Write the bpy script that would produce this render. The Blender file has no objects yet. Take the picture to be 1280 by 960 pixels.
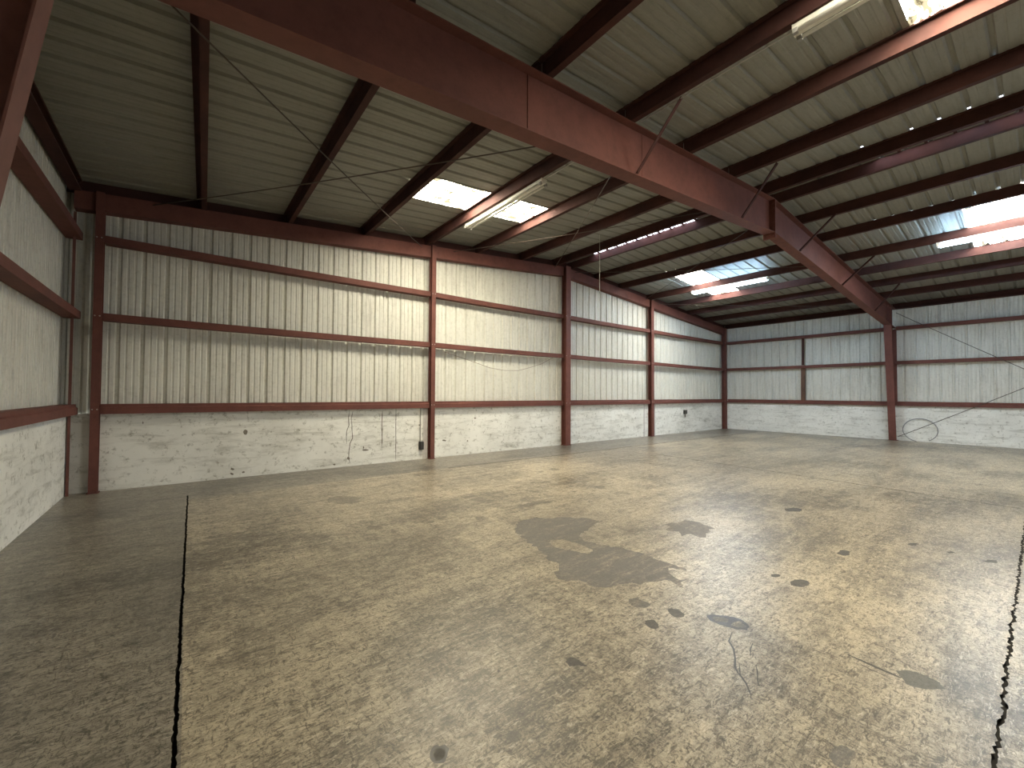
import bpy, bmesh, math, random
from mathutils import Vector, Matrix
from mathutils.geometry import delaunay_2d_cdt

random.seed(7)
SC = bpy.context.scene
COL = SC.collection

# ------------------------------------------------------------------ site dimensions (metres)
XL, XR = -1.423, 20.187          # side wall inner faces
XM = 9.382                       # ridge
YG = 9.310                       # gable wall inner face
YF = 3.40                        # rigid frame
YN = -8.60                       # wall behind the camera
ZT, SL = 5.609, 0.0808           # underside of the purlins at the ridge, roof slope
PD = 0.20                        # purlin depth
G1, G2, G3 = 1.314, 2.788, 4.032 # girt heights


def zp(x):                       # underside of purlins
    return ZT - SL * abs(x - XM)


def zroof(x):
    return zp(x) + PD


def yframe(x):                   # the frame is a touch out of square on its right half
    return YF if x < XM else YF - 0.09 * (x - XM) / (XR - XM)

SKY_W = 86.0
EXPOSURE = 0.0
FILL_W = 70.0  # power of the fill lamp added behind the camera

FLOOR_PATCHES = [
    ('patch', [(3.256, 4.011), (3.398, 4.081), (3.597, 4.072), (3.69, 3.907), (3.869, 3.866), (4.077, 3.662), (4.124, 3.442), (3.811, 3.34), (3.507, 3.228), (3.444, 3.068), (3.543, 2.863), (3.603, 2.662), (3.625, 2.47), (3.654, 2.294), (3.651, 2.182), (3.678, 2.022), (3.603, 2.032), (3.577, 2.138), (3.448, 2.095), (3.391, 1.961), (3.455, 1.933), (3.37, 1.893), (3.256, 1.899), (3.311, 1.979), (3.215, 2.052), (2.992, 2.141), (2.826, 2.228), (2.699, 2.345), (2.642, 2.491), (2.583, 2.622), (2.62, 2.704), (2.763, 2.759), (2.8, 2.988), (2.884, 3.209), (2.931, 3.459), (3.036, 3.771)]),
    ('floor', [(3.179, 3.337), (3.29, 3.287), (3.33, 3.089), (3.311, 2.854), (3.197, 2.824), (3.136, 2.958), (3.062, 3.135), (3.091, 3.271)]),
    ('patch', [(4.606, 2.82), (4.884, 2.868), (5.081, 2.792), (5.08, 2.631), (5.083, 2.459), (4.919, 2.421), (4.745, 2.437), (4.644, 2.366), (4.609, 2.429), (4.615, 2.536), (4.434, 2.562), (4.579, 2.679), (4.459, 2.73)]),
    ('patch', [(2.745, 2.02), (2.811, 1.981), (2.822, 1.915), (2.811, 1.856), (2.752, 1.847), (2.697, 1.9), (2.691, 1.948)]),
    ('spot', [(2.848, 1.742), (2.891, 1.73), (2.909, 1.684), (2.889, 1.627), (2.845, 1.612), (2.791, 1.643), (2.809, 1.7)]),
    ('spot', [(2.585, 1.754), (2.644, 1.727), (2.624, 1.677), (2.594, 1.645), (2.544, 1.644), (2.534, 1.691), (2.552, 1.732)]),
    ('crack', [(2.996, 1.526), (3.047, 1.5), (3.097, 1.448), (3.14, 1.385), (3.136, 1.32), (3.087, 1.266), (3.033, 1.262), (2.984, 1.309), (2.962, 1.362), (2.955, 1.422), (2.946, 1.467)]),
    ('patch', [(2.999, 1.489), (3.067, 1.451), (3.071, 1.399), (3.022, 1.385), (2.982, 1.435)]),
    ('patch', [(3.052, 1.363), (3.113, 1.342), (3.088, 1.292), (3.056, 1.275), (3.013, 1.322), (3.007, 1.358)]),
    ('patchd', [(3.286, 0.544), (3.339, 0.507), (3.362, 0.465), (3.358, 0.416), (3.344, 0.372), (3.29, 0.347), (3.246, 0.373), (3.202, 0.415), (3.181, 0.453), (3.182, 0.49), (3.22, 0.514)]),
    ('spot', [(6.813, 2.078), (6.742, 2.072), (6.663, 2.089), (6.595, 2.125), (6.556, 2.169), (6.557, 2.212), (6.597, 2.241), (6.666, 2.249), (6.748, 2.232), (6.818, 2.196), (6.858, 2.15), (6.855, 2.107)]),
    ('spot', [(5.347, 1.22), (5.296, 1.216), (5.246, 1.224), (5.207, 1.242), (5.191, 1.266), (5.201, 1.289), (5.235, 1.305), (5.285, 1.309), (5.338, 1.301), (5.378, 1.283), (5.394, 1.258), (5.382, 1.235)]),
    ('spot', [(6.242, 0.846), (6.21, 0.847), (6.173, 0.857), (6.143, 0.874), (6.127, 0.892), (6.13, 0.908), (6.15, 0.916), (6.182, 0.915), (6.219, 0.905), (6.249, 0.888), (6.266, 0.87), (6.263, 0.854)]),
    ('spot', [(6.22, 0.576), (6.2, 0.577), (6.178, 0.583), (6.161, 0.593), (6.152, 0.603), (6.154, 0.612), (6.168, 0.616), (6.188, 0.615), (6.21, 0.609), (6.228, 0.599), (6.236, 0.588), (6.234, 0.58)]),
    ('spot', [(6.232, 0.282), (6.193, 0.286), (6.15, 0.3), (6.114, 0.321), (6.095, 0.342), (6.098, 0.358), (6.122, 0.366), (6.161, 0.362), (6.205, 0.348), (6.241, 0.327), (6.26, 0.305), (6.257, 0.289)]),
    ('spot', [(4.21, 1.243), (4.159, 1.237), (4.105, 1.246), (4.062, 1.268), (4.041, 1.296), (4.047, 1.323), (4.079, 1.343), (4.13, 1.35), (4.185, 1.341), (4.23, 1.319), (4.251, 1.29), (4.244, 1.262)]),
    ('spot', [(4.177, 1.45), (4.153, 1.447), (4.127, 1.451), (4.105, 1.462), (4.094, 1.477), (4.095, 1.491), (4.11, 1.501), (4.134, 1.505), (4.16, 1.5), (4.182, 1.49), (4.194, 1.475), (4.192, 1.461)]),
    ('spot2', [(6.256, 6.333), (6.194, 6.291), (6.125, 6.277), (6.068, 6.296), (6.037, 6.342), (6.04, 6.404), (6.077, 6.465), (6.139, 6.509), (6.21, 6.524), (6.269, 6.505), (6.301, 6.457), (6.296, 6.394)]),
    ('spot2', [(5.807, 6.337), (5.771, 6.308), (5.734, 6.295), (5.706, 6.301), (5.694, 6.325), (5.7, 6.36), (5.725, 6.398), (5.761, 6.427), (5.798, 6.441), (5.827, 6.435), (5.84, 6.411), (5.832, 6.375)]),
    ('spot2', [(5.828, 5.926), (5.795, 5.907), (5.755, 5.905), (5.718, 5.921), (5.694, 5.951), (5.689, 5.985), (5.705, 6.017), (5.738, 6.036), (5.778, 6.038), (5.816, 6.022), (5.84, 5.993), (5.844, 5.957)]),
    ('spot2', [(5.806, 5.479), (5.775, 5.462), (5.738, 5.461), (5.705, 5.475), (5.684, 5.501), (5.681, 5.532), (5.697, 5.56), (5.727, 5.577), (5.764, 5.579), (5.798, 5.564), (5.819, 5.538), (5.822, 5.507)]),
    ('spot2', [(5.818, 5.119), (5.789, 5.104), (5.754, 5.103), (5.723, 5.116), (5.704, 5.14), (5.701, 5.169), (5.717, 5.194), (5.746, 5.209), (5.781, 5.21), (5.813, 5.197), (5.832, 5.172), (5.834, 5.144)]),
    ('spot2', [(5.73, 4.668), (5.686, 4.648), (5.634, 4.649), (5.588, 4.67), (5.559, 4.706), (5.555, 4.747), (5.577, 4.782), (5.621, 4.803), (5.673, 4.803), (5.721, 4.782), (5.751, 4.745), (5.754, 4.704)]),
    ('spot2', [(5.087, 4.733), (5.059, 4.718), (5.025, 4.718), (4.994, 4.731), (4.975, 4.755), (4.972, 4.784), (4.986, 4.809), (5.014, 4.824), (5.048, 4.825), (5.079, 4.812), (5.099, 4.787), (5.102, 4.758)]),
    ('spot2', [(4.069, 4.782), (4.045, 4.765), (4.017, 4.761), (3.992, 4.77), (3.976, 4.791), (3.974, 4.818), (3.986, 4.844), (4.01, 4.862), (4.038, 4.867), (4.064, 4.857), (4.08, 4.835), (4.082, 4.808)]),
    ('spot2', [(7.322, 4.787), (7.279, 4.766), (7.238, 4.759), (7.209, 4.768), (7.198, 4.789), (7.211, 4.817), (7.242, 4.846), (7.285, 4.867), (7.327, 4.874), (7.357, 4.866), (7.367, 4.844), (7.354, 4.815)]),
    ('spot2', [(6.801, 4.773), (6.766, 4.759), (6.724, 4.761), (6.687, 4.778), (6.665, 4.805), (6.663, 4.835), (6.682, 4.861), (6.718, 4.875), (6.76, 4.873), (6.797, 4.856), (6.82, 4.829), (6.821, 4.798)]),
    ('spot', [(1.813, 1.778), (1.861, 1.788), (1.889, 1.771), (1.886, 1.712), (1.889, 1.673), (1.851, 1.708), (1.802, 1.732)]),
    ('crack', [(0.888, 1.711), (0.922, 1.726), (0.938, 1.707), (0.961, 1.697), (0.963, 1.67), (0.942, 1.641), (0.909, 1.622), (0.883, 1.637), (0.868, 1.665)]),
    ('spot', [(0.895, 1.7), (0.924, 1.706), (0.941, 1.687), (0.942, 1.663), (0.92, 1.641), (0.892, 1.646), (0.886, 1.673)]),
    ('spot2', [(1.267, 1.519), (1.253, 1.511), (1.234, 1.511), (1.215, 1.52), (1.202, 1.535), (1.197, 1.554), (1.202, 1.569), (1.217, 1.579), (1.236, 1.579), (1.255, 1.57), (1.268, 1.554), (1.273, 1.535)]),
    ('spot', [(1.454, 1.95), (1.449, 1.944), (1.443, 1.942), (1.439, 1.943), (1.437, 1.947), (1.438, 1.953), (1.442, 1.96), (1.447, 1.965), (1.452, 1.968), (1.457, 1.967), (1.459, 1.963), (1.458, 1.957)]),
    ('patch', [(2.368, 0.533), (2.328, 0.53), (2.288, 0.537), (2.258, 0.552), (2.244, 0.571), (2.251, 0.59), (2.278, 0.603), (2.317, 0.607), (2.359, 0.6), (2.391, 0.584), (2.405, 0.564), (2.396, 0.545)]),
    ('spot2', [(0.578, 4.816), (0.57, 4.803), (0.552, 4.803), (0.528, 4.816), (0.505, 4.839), (0.489, 4.865), (0.485, 4.888), (0.493, 4.901), (0.511, 4.901), (0.535, 4.888), (0.558, 4.865), (0.574, 4.839)]),
    ('spot2', [(0.176, 5.118), (0.169, 5.104), (0.151, 5.104), (0.128, 5.116), (0.105, 5.139), (0.088, 5.166), (0.082, 5.189), (0.089, 5.204), (0.106, 5.205), (0.13, 5.192), (0.153, 5.169), (0.17, 5.142)]),
    ('spot2', [(2.086, 6.288), (2.018, 6.182), (1.918, 6.146), (1.812, 6.186), (1.724, 6.292), (1.677, 6.438), (1.684, 6.589), (1.746, 6.706), (1.849, 6.753), (1.964, 6.713), (2.057, 6.597), (2.102, 6.44)]),
    ('spot2', [(2.673, 4.743), (2.646, 4.715), (2.61, 4.708), (2.575, 4.722), (2.55, 4.753), (2.541, 4.795), (2.551, 4.836), (2.577, 4.865), (2.614, 4.873), (2.65, 4.859), (2.676, 4.826), (2.684, 4.784)]),
    ('spot2', [(1.844, 5.14), (1.824, 5.111), (1.793, 5.101), (1.761, 5.114), (1.735, 5.145), (1.722, 5.188), (1.726, 5.229), (1.746, 5.26), (1.777, 5.271), (1.81, 5.258), (1.836, 5.225), (1.849, 5.182)]),
    ('spot2', [(1.867, 4.835), (1.842, 4.808), (1.802, 4.806), (1.757, 4.828), (1.719, 4.869), (1.697, 4.918), (1.698, 4.963), (1.722, 4.991), (1.762, 4.995), (1.809, 4.972), (1.848, 4.93), (1.869, 4.88)]),
    ('spot2', [(0.898, 4.828), (0.887, 4.808), (0.866, 4.804), (0.84, 4.816), (0.817, 4.841), (0.802, 4.873), (0.8, 4.903), (0.81, 4.924), (0.831, 4.928), (0.857, 4.916), (0.881, 4.891), (0.896, 4.858)]),
    ('spot2', [(2.268, 4.064), (2.239, 4.039), (2.198, 4.036), (2.155, 4.057), (2.121, 4.095), (2.105, 4.141), (2.111, 4.183), (2.139, 4.209), (2.181, 4.213), (2.226, 4.192), (2.26, 4.152), (2.276, 4.105)]),
    ('spot2', [(1.969, 4.579), (1.949, 4.556), (1.921, 4.549), (1.89, 4.562), (1.866, 4.591), (1.855, 4.627), (1.86, 4.662), (1.879, 4.687), (1.908, 4.694), (1.939, 4.681), (1.963, 4.652), (1.974, 4.615)]),
    ('spot2', [(1.106, 5.277), (1.105, 5.274), (1.103, 5.272), (1.102, 5.271), (1.102, 5.273), (1.102, 5.276), (1.102, 5.28), (1.103, 5.284), (1.104, 5.286), (1.105, 5.286), (1.106, 5.285), (1.106, 5.281)]),
    ('spot2', [(2.474, 4.664), (2.445, 4.651), (2.393, 4.665), (2.331, 4.703), (2.276, 4.754), (2.241, 4.805), (2.238, 4.843), (2.266, 4.857), (2.318, 4.844), (2.381, 4.806), (2.438, 4.753), (2.472, 4.701)]),
    ('spot2', [(3.084, 4.411), (3.052, 4.383), (3.012, 4.374), (2.975, 4.388), (2.951, 4.42), (2.946, 4.462), (2.961, 4.504), (2.993, 4.534), (3.034, 4.544), (3.071, 4.53), (3.096, 4.497), (3.1, 4.453)]),
    ('spot2', [(1.431, 2.576), (1.425, 2.57), (1.418, 2.568), (1.41, 2.571), (1.404, 2.578), (1.403, 2.587), (1.405, 2.596), (1.411, 2.603), (1.419, 2.605), (1.427, 2.602), (1.432, 2.595), (1.434, 2.585)]),
    ('spot2', [(1.192, 2.782), (1.185, 2.775), (1.173, 2.775), (1.16, 2.781), (1.149, 2.793), (1.143, 2.807), (1.144, 2.819), (1.151, 2.826), (1.163, 2.827), (1.176, 2.82), (1.187, 2.808), (1.193, 2.794)]),
    ('spot2', [(0.631, 2.699), (0.626, 2.694), (0.616, 2.695), (0.604, 2.701), (0.593, 2.713), (0.586, 2.725), (0.584, 2.736), (0.589, 2.741), (0.599, 2.74), (0.611, 2.734), (0.622, 2.722), (0.63, 2.71)]),
    ('spot2', [(1.38, 2.97), (1.364, 2.956), (1.341, 2.955), (1.315, 2.968), (1.293, 2.991), (1.282, 3.019), (1.284, 3.044), (1.299, 3.059), (1.323, 3.06), (1.349, 3.047), (1.371, 3.023), (1.382, 2.995)]),
    ('spot2', [(0.984, 3.274), (0.974, 3.259), (0.957, 3.256), (0.938, 3.264), (0.922, 3.283), (0.912, 3.306), (0.913, 3.329), (0.922, 3.344), (0.939, 3.347), (0.959, 3.339), (0.976, 3.32), (0.985, 3.296)]),
    ('spot2', [(0.338, 2.4), (0.336, 2.395), (0.331, 2.394), (0.326, 2.397), (0.321, 2.402), (0.317, 2.41), (0.316, 2.417), (0.318, 2.422), (0.323, 2.423), (0.329, 2.42), (0.334, 2.415), (0.337, 2.407)]),
]
FLOOR_LINES = [
    ('crack', 0.012, [(2.925, 1.31), (2.807, 1.276), (2.742, 1.218), (2.651, 1.171), (2.572, 1.137), (2.532, 1.103), (2.509, 1.071), (2.477, 1.036), (2.432, 1.002), (2.395, 0.976)]),
    ('crack', 0.008, [(2.631, 1.139), (2.583, 1.115), (2.533, 1.091), (2.509, 1.071)]),
    ('crack', 0.006, [(2.518, 1.146), (2.572, 1.137)]),
    ('crack', 0.006, [(2.521, 1.144), (2.517, 1.097)]),
    ('crack', 0.009, [(2.911, 1.173), (2.826, 1.153), (2.75, 1.123)]),
    ('crack', 0.009, [(2.688, 1.068), (2.633, 1.038), (2.549, 1.004), (2.506, 0.979)]),
    ('spot', 0.03, [(3.244, 0.761), (3.24, 0.691), (3.23, 0.62), (3.225, 0.566), (3.22, 0.514)]),
    ('spot', 0.012, [(3.198, 0.696), (3.175, 0.63), (3.181, 0.552)]),
    ('spot2', 0.012, [(3.019, 0.783), (3.007, 0.663)]),
    ('spot2', 0.012, [(2.613, 0.68), (2.624, 0.574), (2.599, 0.47), (2.593, 0.368), (2.582, 0.292)]),
    ('spot2', 0.012, [(2.468, 0.643), (2.46, 0.572), (2.449, 0.49), (2.44, 0.458)]),
    ('spot2', 0.007, [(1.281, 1.952), (1.198, 1.891), (1.118, 1.838), (1.057, 1.794)]),
    ('spot2', 0.007, [(1.621, 1.69), (1.648, 1.609), (1.676, 1.546)]),
    ('spot2', 0.007, [(1.594, 2.085), (1.58, 1.947)]),
    ('spot2', 0.007, [(1.827, 1.986), (1.938, 1.924)]),
    ('spot2', 0.09, [(3.603, 4.573), (3.926, 4.599), (4.287, 4.519)]),
    ('spot2', 0.009, [(1.217, 2.585), (1.345, 2.521), (1.542, 2.485)]),
    ('spot2', 0.009, [(0.699, 2.846), (0.826, 2.735)]),
    ('spot2', 0.009, [(0.474, 2.379), (0.659, 2.343), (0.751, 2.301)]),
    ('spot2', 0.009, [(1.591, 2.199), (1.583, 2.001)]),
    ('spot2', 0.009, [(0.364, 2.249), (0.524, 2.185)]),
]
WALL_CRACKS = [
    (0.014, [(2.813, 1.222), (2.794, 1.048), (2.807, 0.896), (2.757, 0.747), (2.76, 0.487)]),
    (0.014, [(2.888, 1.198), (2.858, 1.046), (2.872, 0.806), (2.886, 0.609), (2.834, 0.482), (2.815, 0.331), (2.807, 0.181), (2.84, 0.069)]),
    (0.018, [(3.548, 1.184), (3.54, 0.933), (3.542, 0.751), (3.546, 0.477), (3.536, 0.342)]),
    (0.014, [(3.869, 1.236), (3.877, 0.037)]),
    (0.01, [(4.498, 1.212), (4.493, 0.462)]),
]
WALL_SPOTS = [
    [(3.251, 0.319), (3.228, 0.308), (3.173, 0.307), (3.118, 0.317), (3.095, 0.331), (3.118, 0.342), (3.172, 0.343), (3.227, 0.333)],
    [(3.145, 0.382), (3.14, 0.364), (3.128, 0.357), (3.115, 0.366), (3.11, 0.385), (3.115, 0.403), (3.127, 0.41), (3.14, 0.402)],
    [(2.837, 0.167), (2.828, 0.146), (2.807, 0.139), (2.786, 0.15), (2.777, 0.173), (2.786, 0.193), (2.807, 0.2), (2.828, 0.189)],
    [(2.537, 0.067), (2.529, 0.057), (2.509, 0.055), (2.489, 0.062), (2.481, 0.073), (2.489, 0.083), (2.509, 0.085), (2.529, 0.079)],
    [(0.944, 0.842), (0.933, 0.805), (0.906, 0.791), (0.879, 0.808), (0.867, 0.846), (0.878, 0.883), (0.905, 0.897), (0.932, 0.88)],
    [(0.741, 0.164), (0.733, 0.149), (0.713, 0.145), (0.693, 0.154), (0.685, 0.17), (0.693, 0.185), (0.712, 0.19), (0.732, 0.181)],
    [(0.733, 0.072), (0.725, 0.06), (0.705, 0.057), (0.686, 0.065), (0.677, 0.079), (0.685, 0.091), (0.705, 0.094), (0.724, 0.087)],
    [(0.912, 0.09), (0.905, 0.077), (0.887, 0.074), (0.869, 0.081), (0.861, 0.095), (0.868, 0.108), (0.886, 0.111), (0.904, 0.104)],
    [(-0.544, 1.081), (-0.546, 1.067), (-0.553, 1.061), (-0.561, 1.067), (-0.564, 1.082), (-0.561, 1.096), (-0.554, 1.101), (-0.547, 1.095)],
    [(6.107, 0.943), (6.095, 0.929), (6.065, 0.924), (6.034, 0.931), (6.022, 0.946), (6.034, 0.959), (6.064, 0.964), (6.095, 0.957)],
    [(5.202, 0.404), (5.186, 0.389), (5.148, 0.384), (5.111, 0.394), (5.095, 0.411), (5.11, 0.425), (5.148, 0.43), (5.186, 0.421)],
    [(5.859, 0.351), (5.853, 0.337), (5.836, 0.333), (5.82, 0.34), (5.813, 0.354), (5.82, 0.367), (5.836, 0.372), (5.852, 0.365)],
    [(4.517, 0.824), (4.506, 0.814), (4.478, 0.811), (4.45, 0.817), (4.439, 0.828), (4.45, 0.837), (4.478, 0.84), (4.506, 0.835)],
]


# ------------------------------------------------------------------ node helpers
def new_mat(name):
    m = bpy.data.materials.new(name)
    m.use_nodes = True
    nt = m.node_tree
    bs = nt.nodes["Principled BSDF"]
    return m, nt, bs


def N(nt, kind, **kw):
    n = nt.nodes.new(kind)
    for k, v in kw.items():
        if k.startswith("i_"):
            key = k[2:]
            key = int(key) if key.isdigit() else key.replace("_", " ")
            n.inputs[key].default_value = v
        else:
            setattr(n, k, v)
    return n


def pos(nt, scale=(1, 1, 1), rot=(0, 0, 0)):
    g = N(nt, "ShaderNodeNewGeometry")
    mp = N(nt, "ShaderNodeMapping")
    mp.inputs["Scale"].default_value = scale
    mp.inputs["Rotation"].default_value = rot
    nt.links.new(g.outputs["Position"], mp.inputs["Vector"])
    return mp.outputs[0]


def noise(nt, vec, scale, detail=6, rough=0.6, dist=0.0):
    n = N(nt, "ShaderNodeTexNoise")
    n.inputs["Scale"].default_value = scale
    n.inputs["Detail"].default_value = detail
    n.inputs["Roughness"].default_value = rough
    n.inputs["Distortion"].default_value = dist
    nt.links.new(vec, n.inputs["Vector"])
    return n.outputs[0]


def ramp(nt, fac, stops):
    r = N(nt, "ShaderNodeValToRGB")
    e = r.color_ramp.elements
    while len(e) < len(stops):
        e.new(0.5)
    for el, (p, c) in zip(e, stops):
        el.position = p
        el.color = c if len(c) == 4 else (*c, 1)
    nt.links.new(fac, r.inputs[0])
    return r.outputs[0]


def grey(v):
    return (v, v, v, 1)


def mix(nt, fac, a, b, mode="MIX"):
    m = N(nt, "ShaderNodeMix", data_type="RGBA", blend_type=mode)
    for sock, val in ((m.inputs[0], fac), (m.inputs[6], a), (m.inputs[7], b)):
        if isinstance(val, (int, float)):
            sock.default_value = val
        elif isinstance(val, tuple):
            sock.default_value = val if len(val) == 4 else (*val, 1)
        else:
            nt.links.new(val, sock)
    return m.outputs[2]


def bump(nt, bs, h, strength, dist):
    b = N(nt, "ShaderNodeBump")
    b.inputs["Strength"].default_value = strength
    b.inputs["Distance"].default_value = dist
    nt.links.new(h, b.inputs["Height"])
    nt.links.new(b.outputs[0], bs.inputs["Normal"])


def steel(name, c1, c2, rough=0.55):
    m, nt, bs = new_mat(name)
    a = noise(nt, pos(nt), 1.3, 5, 0.6)
    f = ramp(nt, a, [(0.35, grey(0)), (0.7, grey(1))])
    c = mix(nt, f, c1, c2)
    d = noise(nt, pos(nt), 7.0, 6, 0.7)
    g = ramp(nt, d, [(0.28, grey(0.78)), (0.55, grey(1.0)), (0.8, grey(1.08))])
    c = mix(nt, 1.0, c, g, "MULTIPLY")
    nt.links.new(c, bs.inputs["Base Color"])
    bs.inputs["Roughness"].default_value = rough
    bs.inputs["Specular IOR Level"].default_value = 0.18
    return m


M = {}
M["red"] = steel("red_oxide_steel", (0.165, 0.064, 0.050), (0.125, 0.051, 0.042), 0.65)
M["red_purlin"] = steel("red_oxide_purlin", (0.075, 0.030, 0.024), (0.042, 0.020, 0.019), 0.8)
M["red_dusty"] = steel("red_oxide_dusty", (0.17, 0.075, 0.06), (0.13, 0.055, 0.045))
M["rust_brown"] = steel("brown_rusty_steel", (0.16, 0.085, 0.055), (0.09, 0.05, 0.035))
M["rod"] = steel("brace_rod_steel", (0.10, 0.075, 0.06), (0.06, 0.05, 0.045))


def sheet_mat(name, base, dirt, amount, axis):
    """painted ribbed sheet with streaky dirt running down (axis 'z') or along the slope ('x')"""
    m, nt, bs = new_mat(name)
    sc = (6, 6, 0.5) if axis == "z" else (0.5, 6, 1)
    st = noise(nt, pos(nt, sc), 3.0, 6, 0.65)
    sp = noise(nt, pos(nt), 16.0, 6, 0.75)
    big = noise(nt, pos(nt), 0.55, 4, 0.6)
    f1 = ramp(nt, st, [(0.42, grey(0)), (0.72, grey(1))])
    f2 = ramp(nt, sp, [(0.50, grey(0)), (0.72, grey(1))])
    f3 = ramp(nt, big, [(0.38, grey(0.15)), (0.68, grey(1))])
    s = mix(nt, 1.0, f1, f3, "MULTIPLY")
    s2 = mix(nt, 0.55, s, f2, "ADD")
    am = mix(nt, 1.0, s2, grey(amount), "MULTIPLY")
    c = mix(nt, am, base, dirt)
    nt.links.new(c, bs.inputs["Base Color"])
    bs.inputs["Roughness"].default_value = 0.5
    bs.inputs["Specular IOR Level"].default_value = 0.3
    return m


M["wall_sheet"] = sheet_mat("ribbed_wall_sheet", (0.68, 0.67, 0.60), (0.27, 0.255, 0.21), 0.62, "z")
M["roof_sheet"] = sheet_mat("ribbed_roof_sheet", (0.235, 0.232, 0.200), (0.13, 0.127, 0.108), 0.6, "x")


def concrete_wall():
    m, nt, bs = new_mat("white_painted_concrete")
    v = pos(nt, (0.45, 0.45, 2.4))
    st = noise(nt, v, 3.2, 8, 0.7, 0.5)
    sp = noise(nt, pos(nt), 11.0, 8, 0.75)
    big = noise(nt, pos(nt), 0.9, 5, 0.6)
    f1 = ramp(nt, st, [(0.50, grey(0)), (0.75, grey(0.75))])
    f2 = ramp(nt, sp, [(0.55, grey(0)), (0.66, grey(0.8))])
    f3 = ramp(nt, big, [(0.40, grey(0)), (0.75, grey(0.40))])
    s = mix(nt, 1.0, f1, f2, "ADD")
    s = mix(nt, 1.0, s, f3, "ADD")
    c = mix(nt, s, (0.82, 0.81, 0.755), (0.36, 0.345, 0.29))
    nt.links.new(c, bs.inputs["Base Color"])
    bs.inputs["Roughness"].default_value = 0.75
    bump(nt, bs, sp, 0.25, 0.01)
    return m


M["concrete_wall"] = concrete_wall()


def floor_mat(name, light, dark, over=None, cover=1.0, op=0.85, rough=(0.16, 0.52)):
    """worn concrete; over: colour of a stain that covers part (cover) of the surface"""
    m, nt, bs = new_mat(name)
    big = noise(nt, pos(nt, (0.55, 1.0, 1), (0, 0, 0.5)), 0.75, 6, 0.62, 0.6)
    st1 = noise(nt, pos(nt, (0.35, 2.4, 1), (0, 0, 0.62)), 2.4, 9, 0.75, 0.7)
    st2 = noise(nt, pos(nt, (2.2, 0.4, 1), (0, 0, 0.15)), 2.4, 9, 0.75, 0.7)
    med = noise(nt, pos(nt, (1, 1.5, 1), (0, 0, 0.5)), 8.0, 10, 0.80, 0.9)
    fine = noise(nt, pos(nt, (1, 1.4, 1), (0, 0, 0.6)), 34, 9, 0.85, 0.8)
    def mth(op_, a, bb):
        n = N(nt, "ShaderNodeMath", operation=op_)
        for k, v in ((0, a), (1, bb)):
            if isinstance(v, (int, float)):
                n.inputs[k].default_value = v
            else:
                nt.links.new(v, n.inputs[k])
        return n.outputs[0]
    t = mth("MULTIPLY", big, 0.62)
    for s_, w_ in ((st1, 0.46), (st2, 0.30), (med, 0.46), (fine, 0.46)):
        t = mth("ADD", t, mth("MULTIPLY", s_, w_))
    t = ramp(nt, mth("ADD", mth("MULTIPLY", mth("SUBTRACT", t, 1.15), 3.9), 0.5), [(0.10, grey(0)), (0.50, grey(0.45)), (0.90, grey(1))])
    c = mix(nt, t, light, dark)
    dr = ramp(nt, noise(nt, pos(nt), 0.22, 3, 0.5), [(0.35, grey(0)), (0.7, grey(0.45))])
    c = mix(nt, dr, c, (dark[0] * 1.7, dark[1] * 1.76, dark[2] * 1.95, 1))

    def flecks(c, sc, rot, scale, lo, hi, col, amt):
        n = noise(nt, pos(nt, sc, (0, 0, rot)), scale, 5, 0.7, 1.2)
        r = ramp(nt, n, [(lo, grey(0)), (hi, grey(amt))])
        return mix(nt, r, c, col)
    dk = (dark[0] * 0.55, dark[1] * 0.53, dark[2] * 0.52, 1)
    c = flecks(c, (1, 3.2, 1), 0.7, 13.0, 0.535, 0.60, dk, 0.75)
    c = flecks(c, (3.0, 1, 1), 0.3, 15.0, 0.55, 0.61, dk, 0.7)
    c = flecks(c, (1, 1.4, 1), 0.0, 38.0, 0.545, 0.60, dk, 0.7)
    c = flecks(c, (1, 2.2, 1), 0.9, 3.2, 0.56, 0.68, dk, 0.55)
    c = flecks(c, (1, 3.5, 1), 0.55, 16.0, 0.56, 0.64, (min(1, light[0] * 1.35), min(1, light[1] * 1.38), min(1, light[2] * 1.5), 1), 0.5)
    # long thin scratches and curls
    w = N(nt, "ShaderNodeTexNoise")
    w.inputs["Scale"].default_value = 7.0
    w.inputs["Detail"].default_value = 3
    w.inputs["Distortion"].default_value = 3.0
    nt.links.new(pos(nt, (1, 1.3, 1), (0, 0, 0.4)), w.inputs["Vector"])
    sc = ramp(nt, w.outputs[0], [(0.493, grey(0)), (0.5, grey(0.5)), (0.507, grey(0))])
    c = mix(nt, sc, c, dk)
    if over:
        e = noise(nt, pos(nt), 15, 9, 0.8, 0.5)
        th = 0.5 + (cover - 0.5) * 0.32
        mk = ramp(nt, e, [(th - 0.05, grey(op)), (th + 0.05, grey(op * 0.25))])
        fk = ramp(nt, noise(nt, pos(nt, (0.5, 2.0, 1), (0, 0, 0.5)), 7, 7, 0.8), [(0.50, grey(1)), (0.60, grey(0.55 if cover < 1 else 0.92))])
        mk = mix(nt, 1.0, mk, fk, "MULTIPLY")
        sh = ramp(nt, fine, [(0.42, grey(1.15)), (0.58, grey(0.78))])
        c = mix(nt, mk, c, mix(nt, 1.0, over, sh, "MULTIPLY"))
    nt.links.new(c, bs.inputs["Base Color"])
    r = N(nt, "ShaderNodeMapRange")
    r.inputs["To Min"].default_value = rough[0]
    r.inputs["To Max"].default_value = rough[1]
    nt.links.new(med, r.inputs["Value"])
    nt.links.new(r.outputs[0], bs.inputs["Roughness"])
    bs.inputs["Specular IOR Level"].default_value = 0.5
    bump(nt, bs, med, 0.12, 0.02)
    return m


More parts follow.
